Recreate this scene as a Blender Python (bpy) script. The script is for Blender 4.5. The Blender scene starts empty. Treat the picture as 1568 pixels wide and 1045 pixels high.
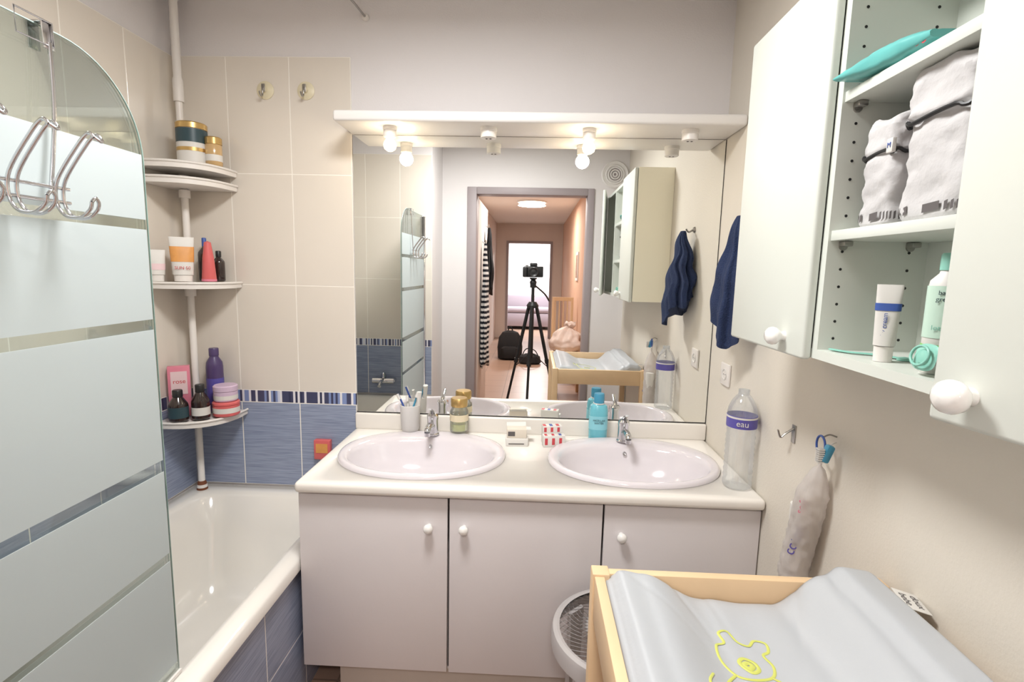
import bpy, bmesh, math, random
from mathutils import Vector, Matrix, noise
random.seed(7)
S=bpy.context.scene
COL=S.collection
pi=math.pi
# ------------------------------------------------------------ helpers
def lin(c):
    out=[]
    for v in c[:3]:
        v=v/255.0
        out.append(v/12.92 if v<=0.04045 else ((v+0.055)/1.055)**2.4)
    return (*out,1.0)
def M(name,col,rough=.5,metal=0.0,bump=0.0,bscale=60,var=.04,coat=0.0,emis=0.0,nscale=4.0,spec=.5):
    m=bpy.data.materials.new(name); m.use_nodes=True
    nt=m.node_tree; b=nt.nodes['Principled BSDF']
    b.inputs['Roughness'].default_value=rough; b.inputs['Metallic'].default_value=metal
    b.inputs['Coat Weight'].default_value=coat; b.inputs['Specular IOR Level'].default_value=spec
    tc=nt.nodes.new('ShaderNodeTexCoord')
    n=nt.nodes.new('ShaderNodeTexNoise'); n.inputs['Scale'].default_value=nscale; n.inputs['Detail'].default_value=3
    nt.links.new(tc.outputs['Object'],n.inputs['Vector'])
    mx=nt.nodes.new('ShaderNodeMix'); mx.data_type='RGBA'
    c=lin(col); d=tuple(max(0,v*(1-var*2)) for v in c[:3])+(1,)
    mx.inputs[6].default_value=c; mx.inputs[7].default_value=d
    nt.links.new(n.outputs['Fac'],mx.inputs[0]); nt.links.new(mx.outputs[2],b.inputs['Base Color'])
    if bump>0:
        n2=nt.nodes.new('ShaderNodeTexNoise'); n2.inputs['Scale'].default_value=bscale; n2.inputs['Detail'].default_value=4
        nt.links.new(tc.outputs['Object'],n2.inputs['Vector'])
        bp=nt.nodes.new('ShaderNodeBump'); bp.inputs['Strength'].default_value=bump; bp.inputs['Distance'].default_value=.01
        nt.links.new(n2.outputs['Fac'],bp.inputs['Height']); nt.links.new(bp.outputs['Normal'],b.inputs['Normal'])
    if emis>0:
        b.inputs['Emission Color'].default_value=c; b.inputs['Emission Strength'].default_value=emis
    return m
def clear_mat(name,tint=(245,250,250),gloss=.08,rough=.02,milk=0.0,milkcol=(255,255,255),gmax=.6):
    m=bpy.data.materials.new(name); m.use_nodes=True; nt=m.node_tree; nt.nodes.clear()
    o=nt.nodes.new('ShaderNodeOutputMaterial')
    t=nt.nodes.new('ShaderNodeBsdfTransparent'); t.inputs[0].default_value=lin(tint)
    g=nt.nodes.new('ShaderNodeBsdfGlossy'); g.inputs['Roughness'].default_value=rough
    lw=nt.nodes.new('ShaderNodeLayerWeight'); lw.inputs[0].default_value=.25
    mr=nt.nodes.new('ShaderNodeMapRange'); mr.inputs[3].default_value=gloss; mr.inputs[4].default_value=gmax
    nt.links.new(lw.outputs['Fresnel'],mr.inputs[0])
    mx=nt.nodes.new('ShaderNodeMixShader'); nt.links.new(mr.outputs[0],mx.inputs[0])
    nt.links.new(t.outputs[0],mx.inputs[1]); nt.links.new(g.outputs[0],mx.inputs[2])
    last=mx
    if milk>0:
        d=nt.nodes.new('ShaderNodeBsdfDiffuse'); d.inputs[0].default_value=lin(milkcol)
        tr=nt.nodes.new('ShaderNodeBsdfTranslucent'); tr.inputs[0].default_value=lin(milkcol)
        m1=nt.nodes.new('ShaderNodeMixShader'); m1.inputs[0].default_value=.4
        nt.links.new(d.outputs[0],m1.inputs[1]); nt.links.new(tr.outputs[0],m1.inputs[2])
        m2=nt.nodes.new('ShaderNodeMixShader'); m2.inputs[0].default_value=milk
        nt.links.new(mx.outputs[0],m2.inputs[1]); nt.links.new(m1.outputs[0],m2.inputs[2]); last=m2
    nt.links.new(last.outputs[0],o.inputs[0])
    return m
def G(name,loc=(0,0,0)):
    e=bpy.data.objects.new(name,None); e.location=loc; e.empty_display_size=.05; COL.objects.link(e); return e
def mk(name,bm,mats,parent=None,ang=35,smooth=True):
    me=bpy.data.meshes.new(name)
    bmesh.ops.recalc_face_normals(bm,faces=bm.faces)
    vs=[v.co for v in bm.verts]
    c=Vector([(min(v[i] for v in vs)+max(v[i] for v in vs))/2 for i in range(3)])
    for v in bm.verts: v.co-=c
    for f in bm.faces: f.smooth=smooth
    bm.to_mesh(me); bm.free()
    if not isinstance(mats,(list,tuple)): mats=[mats]
    for m in mats: me.materials.append(m)
    if smooth:
        try: me.set_sharp_from_angle(angle=math.radians(ang))
        except Exception: pass
    o=bpy.data.objects.new(name,me); COL.objects.link(o); o.location=c
    if parent is not None:
        o.parent=parent; o.matrix_parent_inverse=Matrix.Translation(-Vector(parent.location))
    return o
def addbox(bm,lo,hi,mi=0,bevel=0,xf=None,seg=2):
    r=bmesh.ops.create_cube(bm,size=1)
    vs=r['verts']
    for v in vs:
        v.co=Vector([ (lo[i]+hi[i])/2+v.co[i]*(hi[i]-lo[i]) for i in range(3)])
    fs=set(f for v in vs for f in v.link_faces)
    for f in fs: f.material_index=mi
    if bevel>0:
        es=list(set(e for v in vs for e in v.link_edges))
        rr=bmesh.ops.bevel(bm,geom=es,offset=bevel,segments=seg,profile=.5,affect='EDGES')
        vs=list(set(vs_ for f in rr['faces'] for vs_ in f.verts)|set(v for v in vs if v.is_valid))
        for f in rr['faces']: f.material_index=mi
    if xf is not None:
        for v in set(vs): v.co=xf@v.co
def box(name,lo,hi,mat,parent=None,bevel=0,xf=None,seg=2):
    bm=bmesh.new(); addbox(bm,lo,hi,0,bevel,xf,seg); return mk(name,bm,mat,parent)
def boxes(name,lst,mat,parent=None,bevel=0):
    bm=bmesh.new()
    for lo,hi in lst: addbox(bm,lo,hi,0,bevel)
    return mk(name,bm,mat,parent)
def loft(name,rings,mat,parent=None,cap=(True,True),closed=True,ang=35,xf=None,mi=None):
    bm=bmesh.new(); R=[]
    for r in rings:
        R.append([bm.verts.new((xf@Vector(p)) if xf is not None else p) for p in r])
    n=len(rings[0])
    for i in range(len(R)-1):
        for j in range(n if closed else n-1):
            k=(j+1)%n
            f=bm.faces.new((R[i][j],R[i][k],R[i+1][k],R[i+1][j]))
            if mi: f.material_index=mi(i,j)
    if closed and cap[0]: bm.faces.new(list(reversed(R[0])))
    if closed and cap[1]: bm.faces.new(R[-1])
    return mk(name,bm,mat,parent,ang)
def sering(cx,cy,z,ax,ay,n=2.0,N=40):
    out=[]
    for i in range(N):
        t=2*pi*i/N; c,s=math.cos(t),math.sin(t)
        out.append((cx+ax*math.copysign(abs(c)**(2/n),c),cy+ay*math.copysign(abs(s)**(2/n),s),z))
    return out
def lathe(name,prof,loc,mat,parent=None,N=32,xf=None,sy=1.0,ang=35):
    T=Matrix.Translation(Vector(loc))
    if xf is not None: T=T@xf
    rings=[[(max(r,1e-4)*math.cos(2*pi*i/N),max(r,1e-4)*sy*math.sin(2*pi*i/N),z) for i in range(N)] for r,z in prof]
    return loft(name,rings,mat,parent,xf=T,ang=ang,cap=(prof[0][0]<.0126,prof[-1][0]<.0126))
def cat(pts,n=6,closed=False):
    P=[Vector(p) for p in pts]; out=[]; L=len(P)
    rng=L if closed else L-1
    for i in range(rng):
        p1=P[i];p2=P[(i+1)%L]
        p0=P[i-1] if (i>0 or closed) else p1; p3=P[(i+2)%L] if (i+2<L or closed) else p2
        for k in range(n):
            t=k/n
            out.append(.5*((2*p1)+(-p0+p2)*t+(2*p0-5*p1+4*p2-p3)*t*t+(-p0+3*p1-3*p2+p3)*t**3))
    if not closed: out.append(P[-1])
    return out
def tube(name,pts,r,mat,parent=None,closed=False,seg=8,sm=6,flat=1.0):
    P=cat(pts,sm,closed) if sm>1 else [Vector(p) for p in pts]
    rad=r if callable(r) else (lambda t:r)
    rings=[]; L=len(P); up=None
    for i,p in enumerate(P):
        if closed: d=P[(i+1)%L]-P[i-1]
        else: d=P[min(i+1,L-1)]-P[max(i-1,0)]
        d.normalize()
        if up is None:
            up=Vector((0,0,1)) if abs(d.z)<.9 else Vector((1,0,0))
        a=d.cross(up)
        if a.length<1e-5: a=d.cross(Vector((.3,1,.2)))
        a.normalize(); b=a.cross(d).normalized(); up=b
        rr=rad(i/(L-1))
        rings.append([p+a*rr*math.cos(2*pi*k/seg)+b*rr*flat*math.sin(2*pi*k/seg) for k in range(seg)])
    if closed: rings.append(rings[0])
    return loft(name,rings,mat,parent,cap=(not closed,not closed),ang=50)
def prism(name,outline,z0,z1,mat,parent=None,bevel=0,xf=None):
    bm=bmesh.new()
    b=[bm.verts.new((x,y,z0)) for x,y in outline]; t=[bm.verts.new((x,y,z1)) for x,y in outline]
    bm.faces.new(list(reversed(b))); bm.faces.new(t); n=len(b)
    for i in range(n): bm.faces.new((b[i],b[(i+1)%n],t[(i+1)%n],t[i]))
    if bevel>0:
        es=[e for e in bm.edges if abs(e.verts[0].co.z-e.verts[1].co.z)<1e-6]
        bmesh.ops.bevel(bm,geom=es,offset=bevel,segments=3,profile=.5,affect='EDGES')
    if xf is not None:
        for v in bm.verts: v.co=xf@v.co
    return mk(name,bm,mat,parent)
def Rz(a,p=(0,0,0)):
    p=Vector(p); return Matrix.Translation(p)@Matrix.Rotation(math.radians(a),4,'Z')@Matrix.Translation(-p)
def Rax(a,ax,p=(0,0,0)):
    p=Vector(p); return Matrix.Translation(p)@Matrix.Rotation(math.radians(a),4,ax)@Matrix.Translation(-p)
def cut(obj,cutters):
    bpy.context.view_layer.update()
    for c in cutters:
        m=obj.modifiers.new('b','BOOLEAN'); m.object=c; m.operation='DIFFERENCE'; m.solver='EXACT'
    dg=bpy.context.evaluated_depsgraph_get()
    me=bpy.data.meshes.new_from_object(obj.evaluated_get(dg))
    obj.modifiers.clear(); obj.data=me
    for c in cutters: bpy.data.objects.remove(c)
def text(body,size,T,mat,parent,name='text'):
    c=bpy.data.curves.new(name,'FONT'); c.body=body; c.size=size; c.extrude=.0002; c.align_x='CENTER'; c.align_y='CENTER'
    o=bpy.data.objects.new(name,c); COL.objects.link(o); o.data.materials.append(mat); bpy.context.view_layer.update()
    me=bpy.data.meshes.new_from_object(o.evaluated_get(bpy.context.evaluated_depsgraph_get())); bpy.data.objects.remove(o)
    me.transform(T); me.materials.clear(); me.materials.append(mat)
    o=bpy.data.objects.new(name,me); COL.objects.link(o); o.parent=parent; o.matrix_parent_inverse=Matrix.Translation(-Vector(parent.location))
def face_T(x,y,z,deg,roll=0):
    return Matrix.Translation((x,y,z))@Matrix.Rotation(math.radians(deg),4,'Z')@Matrix.Rotation(pi/2,4,'X')@Matrix.Rotation(math.radians(roll),4,'Z')
# ------------------------------------------------------------ dimensions
XR=.7245; XL=-1.44; YB=2.10; YF=-.02; ZC=2.48
CT=.80
# ------------------------------------------------------------ materials
m_wall=M('wall_paint',(226,222,222),.75,bump=.08,bscale=180,var=.02)
m_wallR=M('wall_paint_warm',(224,217,205),.7,bump=.08,bscale=160,var=.03)
m_ceil=M('ceiling_paint',(230,227,224),.8,var=.02)
m_tile=M('beige_tile',(227,219,208),.2,var=.04,nscale=2.5,coat=.3)
m_grout=M('grout',(246,241,232),.8)
m_hallwall=M('peach_paint',(212,174,150),.8,var=.04)
m_hallw=M('hall_paint',(222,210,203),.8,var=.03)
m_white=M('white_lacquer',(230,227,224),.35,var=.015)
m_cab=M('cabinet_white',(213,217,209),.4,var=.02,bump=.02)
m_cabside=M('cabinet_cream',(247,242,222),.45,var=.01)
m_van=M('vanity_front',(213,207,207),.45,var=.03,bump=.02,bscale=90)
m_counter=M('counter_laminate',(230,225,218),.25,var=.01)
m_cer=M('basin_ceramic',(216,210,214),.10,var=.01,coat=.5)
m_tub=M('tub_enamel',(232,228,221),.12,var=.01,coat=.5)
m_knob=M('porcelain',(238,236,232),.12,coat=.6,var=.01)
m_chrome=M('chrome',(215,215,218),.12,1.0,var=.02)
m_steel=M('brushed_steel',(175,172,168),.3,1.0,var=.05)
m_pl=M('white_plastic',(230,225,220),.4,var=.02)
m_plY=M('yellowed_plastic',(226,216,186),.4,var=.03)
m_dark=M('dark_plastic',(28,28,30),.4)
m_black=M('black_fabric',(22,22,25),.85,bump=.2)
m_gold=M('gold_lid',(205,172,112),.3,.8)
m_wood=M('beech_wood',(228,196,156),.45,var=.08,nscale=9)
m_mat=M('mat_vinyl',(180,183,187),.42,var=.02,bump=.12,bscale=22)
m_print=M('print_lime',(200,204,104),.5)
m_navy=M('navy_terry',(48,64,104),.95,bump=.8,bscale=260,var=.2,nscale=14)
m_frame=M('door_frame_grey',(156,146,148),.5,var=.04)
m_mauve=M('dark_grey',(90,85,85),.7)  # plain dark grey for small prints, lettering and socket holes
m_cloth=M('canvas_cloth',(200,198,198),.9,bump=.5,bscale=30,var=.08,nscale=14)
m_stool=M('stool_plastic',(180,175,174),.45,var=.03)
m_mint=M('mint_plastic',(140,200,184),.35)
m_teal=M('teal_pack',(104,188,184),.3,var=.12,nscale=20)
m_red=M('red_print',(200,70,78),.4)
m_blue=M('blue_print',(60,90,165),.4)
m_cyan=M('cyan_lotion',(110,190,205),.2,var=.03,coat=.4)
m_cyan2=M('cyan_cap',(70,148,180),.3)
m_pink=M('pink_plastic',(220,130,150),.35)
m_coral=M('coral_plastic',(216,104,104),.35)
m_orange=M('orange_print',(236,166,92),.4,var=.15,nscale=30)
m_purple=M('purple_plastic',(78,62,106),.3)
m_lilac=M('lilac_plastic',(208,184,206),.35)
m_brown=M('brown_bottle',(45,32,30),.15,coat=.5)
m_label=M('label_white',(222,219,214),.5)
m_teald=M('label_teal',(46,70,78),.4)
m_honey=M('honey',(200,166,116),.2,coat=.5)
m_lime=M('lime_liquid',(214,220,140),.15,coat=.3)
m_purpl=M('label_purple',(92,84,165),.4)
m_palep=M('pale_pink',(232,203,206),.5)
m_glass=clear_mat('clear_glass',(238,244,242),.04)
m_frost=clear_mat('frosted_glass',(240,246,246),.03,.3,milk=.74,milkcol=(224,231,233))
m_pet=clear_mat('pet_plastic',(253,254,255),.10,.06,milk=.14,milkcol=(240,245,248),gmax=.5)
m_milkpl=clear_mat('frosted_cup',(250,249,247),.05,.2,milk=.8,milkcol=(244,242,240))
m_jar=clear_mat('jar_glass',(250,251,248),.12,.04,milk=.05)
m_bag=clear_mat('plastic_film',(250,248,248),.14,.12,milk=.7,milkcol=(232,226,222))
m_mir=bpy.data.materials.new('mirror_silver'); m_mir.use_nodes=True
nt=m_mir.node_tree; b=nt.nodes['Principled BSDF']
b.inputs['Metallic'].default_value=1; b.inputs['Roughness'].default_value=0.0; b.inputs['Base Color'].default_value=(.95,.96,.945,1)
def blue_tile():
    m=M('blue_tile',(112,132,178),.3,coat=.2); nt=m.node_tree; b=nt.nodes['Principled BSDF']
    g=nt.nodes.new('ShaderNodeNewGeometry'); mp=nt.nodes.new('ShaderNodeMapping'); mp.inputs['Scale'].default_value=(9,9,260)
    n=nt.nodes.new('ShaderNodeTexNoise'); n.inputs['Scale'].default_value=1; n.inputs['Detail'].default_value=2
    r=nt.nodes.new('ShaderNodeValToRGB'); r.color_ramp.elements[0].position=.3; r.color_ramp.elements[0].color=lin((126,137,162)); r.color_ramp.elements[1].position=.7; r.color_ramp.elements[1].color=lin((160,169,192))
    nt.links.new(g.outputs['Position'],mp.inputs[0]); nt.links.new(mp.outputs[0],n.inputs['Vector']); nt.links.new(n.outputs['Fac'],r.inputs[0]); nt.links.new(r.outputs[0],b.inputs['Base Color'])
    return m
m_btile=blue_tile()
def mosaic():
    m=M('mosaic_strip',(80,80,100),.3,coat=.2); nt=m.node_tree; b=nt.nodes['Principled BSDF']
    g=nt.nodes.new('ShaderNodeNewGeometry'); sp=nt.nodes.new('ShaderNodeSeparateXYZ'); nt.links.new(g.outputs['Position'],sp.inputs[0])
    a=nt.nodes.new('ShaderNodeMath'); a.operation='ADD'; nt.links.new(sp.outputs[0],a.inputs[0]); nt.links.new(sp.outputs[1],a.inputs[1])
    d=nt.nodes.new('ShaderNodeMath'); d.operation='MULTIPLY'; d.inputs[1].default_value=105; nt.links.new(a.outputs[0],d.inputs[0])
    f=nt.nodes.new('ShaderNodeMath'); f.operation='FLOOR'; nt.links.new(d.outputs[0],f.inputs[0])
    w=nt.nodes.new('ShaderNodeTexWhiteNoise'); w.noise_dimensions='1D'; nt.links.new(f.outputs[0],w.inputs['W'])
    r=nt.nodes.new('ShaderNodeValToRGB'); r.color_ramp.interpolation='CONSTANT'
    e=r.color_ramp.elements; e[0].position=0; e[0].color=lin((70,72,100)); e[1].position=.35; e[1].color=lin((228,226,230))
    for p,c in ((.62,(130,146,190)),(.8,(54,56,84)),(.9,(205,210,228))):
        x=e.new(p); x.color=lin(c)
    nt.links.new(w.outputs['Value'],r.inputs[0]); nt.links.new(r.outputs[0],b.inputs['Base Color'])
    return m
m_mos=mosaic()
def stripes(name,c1,c2,freq,axis=2):
    m=M(name,c1,.85); nt=m.node_tree; b=nt.nodes['Principled BSDF']
    g=nt.nodes.new('ShaderNodeNewGeometry'); sp=nt.nodes.new('ShaderNodeSeparateXYZ'); nt.links.new(g.outputs['Position'],sp.inputs[0])
    d=nt.nodes.new('ShaderNodeMath'); d.operation='MULTIPLY'; d.inputs[1].default_value=freq; nt.links.new(sp.outputs[axis],d.inputs[0])
    f=nt.nodes.new('ShaderNodeMath'); f.operation='FRACT'; nt.links.new(d.outputs[0],f.inputs[0])
    r=nt.nodes.new('ShaderNodeValToRGB'); r.color_ramp.interpolation='CONSTANT'; e=r.color_ramp.elements
    e[0].color=lin(c1); e[1].position=.5; e[1].color=lin(c2)
    nt.links.new(f.outputs[0],r.inputs[0]); nt.links.new(r.outputs[0],b.inputs['Base Color']); return m
m_strip=stripes('striped_jersey',(25,28,40),(225,222,220),22)
def floor_tile(name,c1,c2,gc,size):
    m=M(name,c1,.35); nt=m.node_tree; b=nt.nodes['Principled BSDF']
    g=nt.nodes.new('ShaderNodeNewGeometry'); br=nt.nodes.new('ShaderNodeTexBrick'); br.offset=0; br.inputs['Scale'].default_value=1
    br.inputs['Brick Width'].default_value=size; br.inputs['Row Height'].default_value=size; br.inputs['Mortar Size'].default_value=.004
    br.inputs['Color1'].default_value=lin(c1); br.inputs['Color2'].default_value=lin(c2); br.inputs['Mortar'].default_value=lin(gc)
    nt.links.new(g.outputs['Position'],br.inputs['Vector']); nt.links.new(br.outputs['Color'],b.inputs['Base Color']); return m
m_floor=floor_tile('tiled_floor',(172,142,124),(162,134,118),(126,106,94),.33)
# ------------------------------------------------------------ room shell
box('floor',(-1.6,-9.8,-.1),(1.7,2.25,0),m_floor)
box('ceiling',(-1.6,-9.8,ZC),(1.7,2.25,ZC+.1),m_ceil)
box('wall_back',(-1.6,YB,0),(.9,YB+.12,ZC),m_wall)
box('wall_right',(XR,YF,0),(XR+.12,YB,ZC),m_wallR)
box('wall_left',(XL-.12,-.12,0),(XL,YB,ZC),m_wall)
box('wall_tub_end',(XL,YF-.1,0),(-.74,.40,ZC),m_wall)
boxes('wall_front',[((-.74,YF-.1,0),(-.50,YF,ZC)),((.44,YF-.1,0),(XR+.12,YF,ZC)),((-.50,YF-.1,2.09),(.44,YF,ZC))],m_wall)
bm=bmesh.new()
for lo,hi in [((-.54,YF-.13,0),(-.465,YF+.015,2.12)),((.41,YF-.13,0),(.462,YF+.015,2.12)),((-.465,YF-.13,2.065),(.41,YF+.015,2.12))]:
    addbox(bm,lo,hi,0,.004)
mk('trim_1',bm,m_frame)
dl=G('door_1',(-.48,-.55,0))
box('leaf',(-.50,-.98,.01),(-.462,-.155,2.05),m_hallw,dl,.003)
lathe('handle_rose',[(.0,0),(.024,0),(.024,-.006),(.0,-.008)],(-.50,-.93,1.03),m_steel,dl,xf=Matrix.Rotation(pi/2,4,'Y'))
tube('handle',[(-.506,-.93,1.03),(-.54,-.93,1.03),(-.545,-.90,1.03),(-.545,-.84,1.03)],.008,m_steel,dl)
box('wall_hall_left',(-.94,-7.2,0),(-.82,-.12,ZC),m_hallw)
box('wall_hall_right',(.62,-7.2,0),(.74,-.12,ZC),m_hallwall)
boxes('wall_hall_end',[((-1.6,-7.3,0),(-.58,-7.2,ZC)),((.38,-7.3,0),(1.7,-7.2,ZC)),((-.58,-7.3,2.10),(.38,-7.2,ZC))],m_hallw)
bm=bmesh.new()
for lo,hi in [((-.60,-7.31,0),(-.55,-7.18,2.11)),((.35,-7.31,0),(.40,-7.18,2.11)),((-.55,-7.31,2.06),(.35,-7.18,2.11))]: addbox(bm,lo,hi)
mk('trim_2',bm,m_frame)
box('wall_far_room',(-1.6,-9.8,0),(1.7,-9.7,ZC),m_wall)
boxes('wall_far_room_side',[((-1.6,-9.7,0),(-1.5,-7.3,ZC)),((1.6,-9.7,0),(1.7,-7.3,ZC))],m_wall)
m_sofa=M('sofa_grey',(160,148,156),.9)
sf=G('sofa',(-.2,-9.2,0))
box('base',(-1.1,-9.55,.08),(.6,-8.8,.42),m_sofa,sf,.04)
box('backrest',(-1.1,-9.68,.3),(.6,-9.45,.85),m_sofa,sf,.06)
box('seat_cushion',(-1.0,-9.45,.42),(.5,-8.8,.55),m_sofa,sf,.05)
boxes('feet',[((-1.05,-9.5,0),(-1.0,-9.45,.08)),((.5,-9.5,0),(.55,-9.45,.08)),((-1.05,-8.9,0),(-1.0,-8.85,.08)),((.5,-8.9,0),(.55,-8.85,.08))],m_dark,sf)
# ------------------------------------------------------------ wall tiles
def tiles(name,axis,plane,sgn,us,zb,mat_rows):
    g=G(name,(us[0],plane,1) if axis=='x' else (plane,us[0],1))
    bm=bmesh.new(); bg=bmesh.new()
    gap=.0018; th=.007
    def bx(bmm,u0,u1,z0,z1,t,mi,bev=0):
        a,bb=sorted((plane,plane+sgn*t))
        if axis=='x': addbox(bmm,(u0,a,z0),(u1,bb,z1),mi,bev,seg=1)
        else: addbox(bmm,(a,u0,z0),(bb,u1,z1),mi,bev,seg=1)
    us=sorted(us)
    for (z0,z1,mi) in mat_rows:
        if mi==2: bx(bm,us[0],us[-1],z0+gap,z1-gap,th,2); continue
        for i in range(len(us)-1): bx(bm,us[i]+gap,us[i+1]-gap,z0+gap,z1-gap,th,mi,.0008)
    bx(bg,us[0],us[-1],mat_rows[0][0],mat_rows[-1][1],.0064,0)
    mk('tiles',bm,[m_tile,m_btile,m_mos],g); mk('grout',bg,m_grout,g)
rows=[(.53,.895,1),(.895,.947,2),(.947,1.39,0),(1.39,1.83,0),(1.83,2.27,0)]
tiles('trim_tiles_back','x',YB,-1,[-.728,-.97,-1.22,-1.433],0,rows)
tiles('trim_tiles_left','y',XL,1,[.408,.60,.85,1.10,1.35,1.60,1.85,2.10],0,rows)
tiles('trim_tiles_tub_end','x',.40,1,[-.74,-.97,-1.22,-1.433],0,rows)
tiles('trim_tub_apron','y',-.757,1,[.40,.60,.85,1.10,1.35,1.60,1.85,2.09],0,[(.0,.24,1),(.24,.482,1)])
# ------------------------------------------------------------ bathtub
tub=G('bathtub',(-1.09,1.25,0))
cx,cy=(-1.433-.735)/2,(.408+2.092)/2
hx,hy=(1.433-.735)/2,(2.092-.408)/2
R=[sering(cx,cy,.484,hx-.02,hy-.02,60,96),sering(cx,cy,.484,hx,hy,60,96),sering(cx,cy,.516,hx,hy,60,96),sering(cx,cy,.525,hx-.008,hy-.008,50,96),
   sering(cx,cy,.527,hx-.05,hy-.055,12,96),sering(cx,cy,.525,hx-.062,hy-.07,9,96),sering(cx,cy,.51,hx-.072,hy-.085,8,96),
   sering(cx,cy,.40,hx-.088,hy-.13,6.5,96),sering(cx,cy,.25,hx-.115,hy-.19,5.5,96),sering(cx,cy,.17,hx-.145,hy-.24,5,96),sering(cx,cy,.145,hx-.19,hy-.30,4.5,96),sering(cx,cy,.138,.02,.3,3,96)]
loft('shell',R,m_tub,tub,cap=(False,True),ang=50)
box('support',( -1.42,.43,0.0),(-.765,2.08,.12),m_grout,tub)
lathe('drain',[(0,0),(.03,0),(.03,.003),(.0,.005)],(cx,.75,.14),m_chrome,tub)
tf=G('bath_faucet',(-1.09,.43,.64))
tube('body',[(-1.17,.46,.64),(-1.01,.46,.64)],.022,m_chrome,tf,sm=1,seg=16)
tube('spout',[(-1.09,.46,.64),(-1.09,.52,.645),(-1.09,.57,.62)],.013,m_chrome,tf,seg=12)
for sx in(-1.16,-1.02):
    tube('inlet',[(sx,.407,.64),(sx,.46,.64)],.015,m_chrome,tf,sm=1,seg=12)
lathe('lever_knob',[(0,0),(.018,0),(.02,.02),(.012,.04),(0,.042)],(-1.09,.46,.66),m_chrome,tf)
# ------------------------------------------------------------ bath screen
sc=G('bath_screen',(-.80,.73,1.2))
def screen_outline(y0,y1,z0,z1,r,N=14):
    pts=[(y0,z0),(y1,z0)]
    for i in range(N+1):
        a=pi/2*i/N; pts.append((y1-r+r*math.cos(a),z1-r+r*math.sin(a)))
    pts.append((y0,z1)); return pts
X4=Matrix(((0,0,1,0),(1,0,0,0),(0,1,0,0),(0,0,0,1)))
prism('glass',screen_outline(.43,1.06,.534,1.84,.17),-.803,-.797,m_glass,sc,xf=X4)
for z0,z1 in ((.56,.808),(.828,1.018),(1.044,1.33),(1.352,1.536),(1.556,1.684)):
    box('frosted_band',(-.7965,.435,z0),(-.7955,1.052,z1),m_frost,sc)
box('hinge_profile',(-.815,.408,.53),(-.785,.434,1.84),m_chrome,sc,.003)
tube('edge_trim',[( -.80,y,z) for y,z in screen_outline(.43,1.0615,.534,1.8415,.17)[1:]],.0016,M('glass_edge',(165,185,180),.2),sc,sm=1,seg=6)
box('seal',(-.808,.43,.528),(-.792,1.06,.536),m_pl,sc)
hk=G('over_door_hook_rack',(-.79,.84,1.6))
for x in(-.812,-.788):
    box('clip',(x-.0015,.846,1.805),(x+.0015,.866,1.846),m_chrome,hk,.001)
box('clip_top',(-.8135,.846,1.8435),(-.7865,.866,1.8465),m_chrome,hk,.001)
tube('clip_loop',[(-.785,.80,1.846),(-.785,.862,1.846),(-.785,.862,1.81),(-.785,.80,1.81)],.0015,m_chrome,hk,closed=True,sm=1)
tube('stem',[(-.785,.855,1.815),(-.782,.848,1.7),(-.780,.828,1.58)],.0032,m_chrome,hk)
tube('crossbar',[(-.779,.66,1.587),(-.779,.86,1.587)],.003,m_chrome,hk,sm=1)
tube('crossbar_low',[(-.779,.66,1.565),(-.779,.86,1.565)],.003,m_chrome,hk,sm=1)
for y in(.685,.762,.840):
    for s in(-.007,.007):
        tube('hook',[(-.705,y+s,1.665),(-.715,y+s,1.672),(-.735,y+s,1.652),(-.772,y+s,1.60),(-.777,y+s,1.565),(-.765,y+s,1.543),(-.74,y+s,1.54),(-.722,y+s,1.553),(-.718,y+s,1.565)],.0028,m_chrome,hk)
    tube('hook_tip',[(-.705,y-.007,1.665),(-.70,y,1.660),(-.705,y+.007,1.665)],.0028,m_chrome,hk)
    tube('hook_tip_low',[(-.718,y-.007,1.565),(-.717,y,1.572),(-.718,y+.007,1.565)],.0028,m_chrome,hk)
# ------------------------------------------------------------ corner shelf pole
cs=G('corner_shelf_tower',(-1.37,2.03,.53))
px,py=-1.372,2.03
lathe('pole_lower',[(.0,.527),(.02,.527),(.02,.545),(.0125,.56),(.0125,2.10),(.0,2.10)],(px,py,0),m_pl,cs,N=20)
lathe('pole_upper',[(.0,2.08),(.018,2.08),(.018,2.16),(.0145,2.17),(.0145,2.44),(.02,2.45),(.02,2.478),(0,2.478)],(px,py,0),m_pl,cs,N=20)
lathe('rust_foot',[(.021,.528),(.0215,.528),(.016,.56),(.0127,.565)],(px,py,0),M('rust',(120,70,45),.8),cs,N=20)
def shelf(z,th=.02,e=.235):
    c0=(-1.430,2.090)
    pts=[(0,0),(e,0),(e,.035)]
    for i in range(1,12):
        a=pi/2*i/12
        pts.append((.03+(e-.03)*math.cos(a)**.8,.03+(e-.03)*math.sin(a)**.8))
    pts+=[(.035,e),(0,e)]
    o=[(c0[0]+a,c0[1]-b_) for a,b_ in pts]
    prism('shelf',o,z-th,z,m_pl,cs,.004)
    rim=[(c0[0]+a,c0[1]-b_,z+.001) for a,b_ in pts[1:]]
    tube('shelf_rim',rim,.005,m_pl,cs,sm=1)
    lathe('collar',[(.0127,0),(.02,0),(.02,.03),(.0127,.035)],(px,py,z-th-.035),m_pl,cs,N=20)
for z in(.862,1.395,1.777,1.832): shelf(z)
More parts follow.
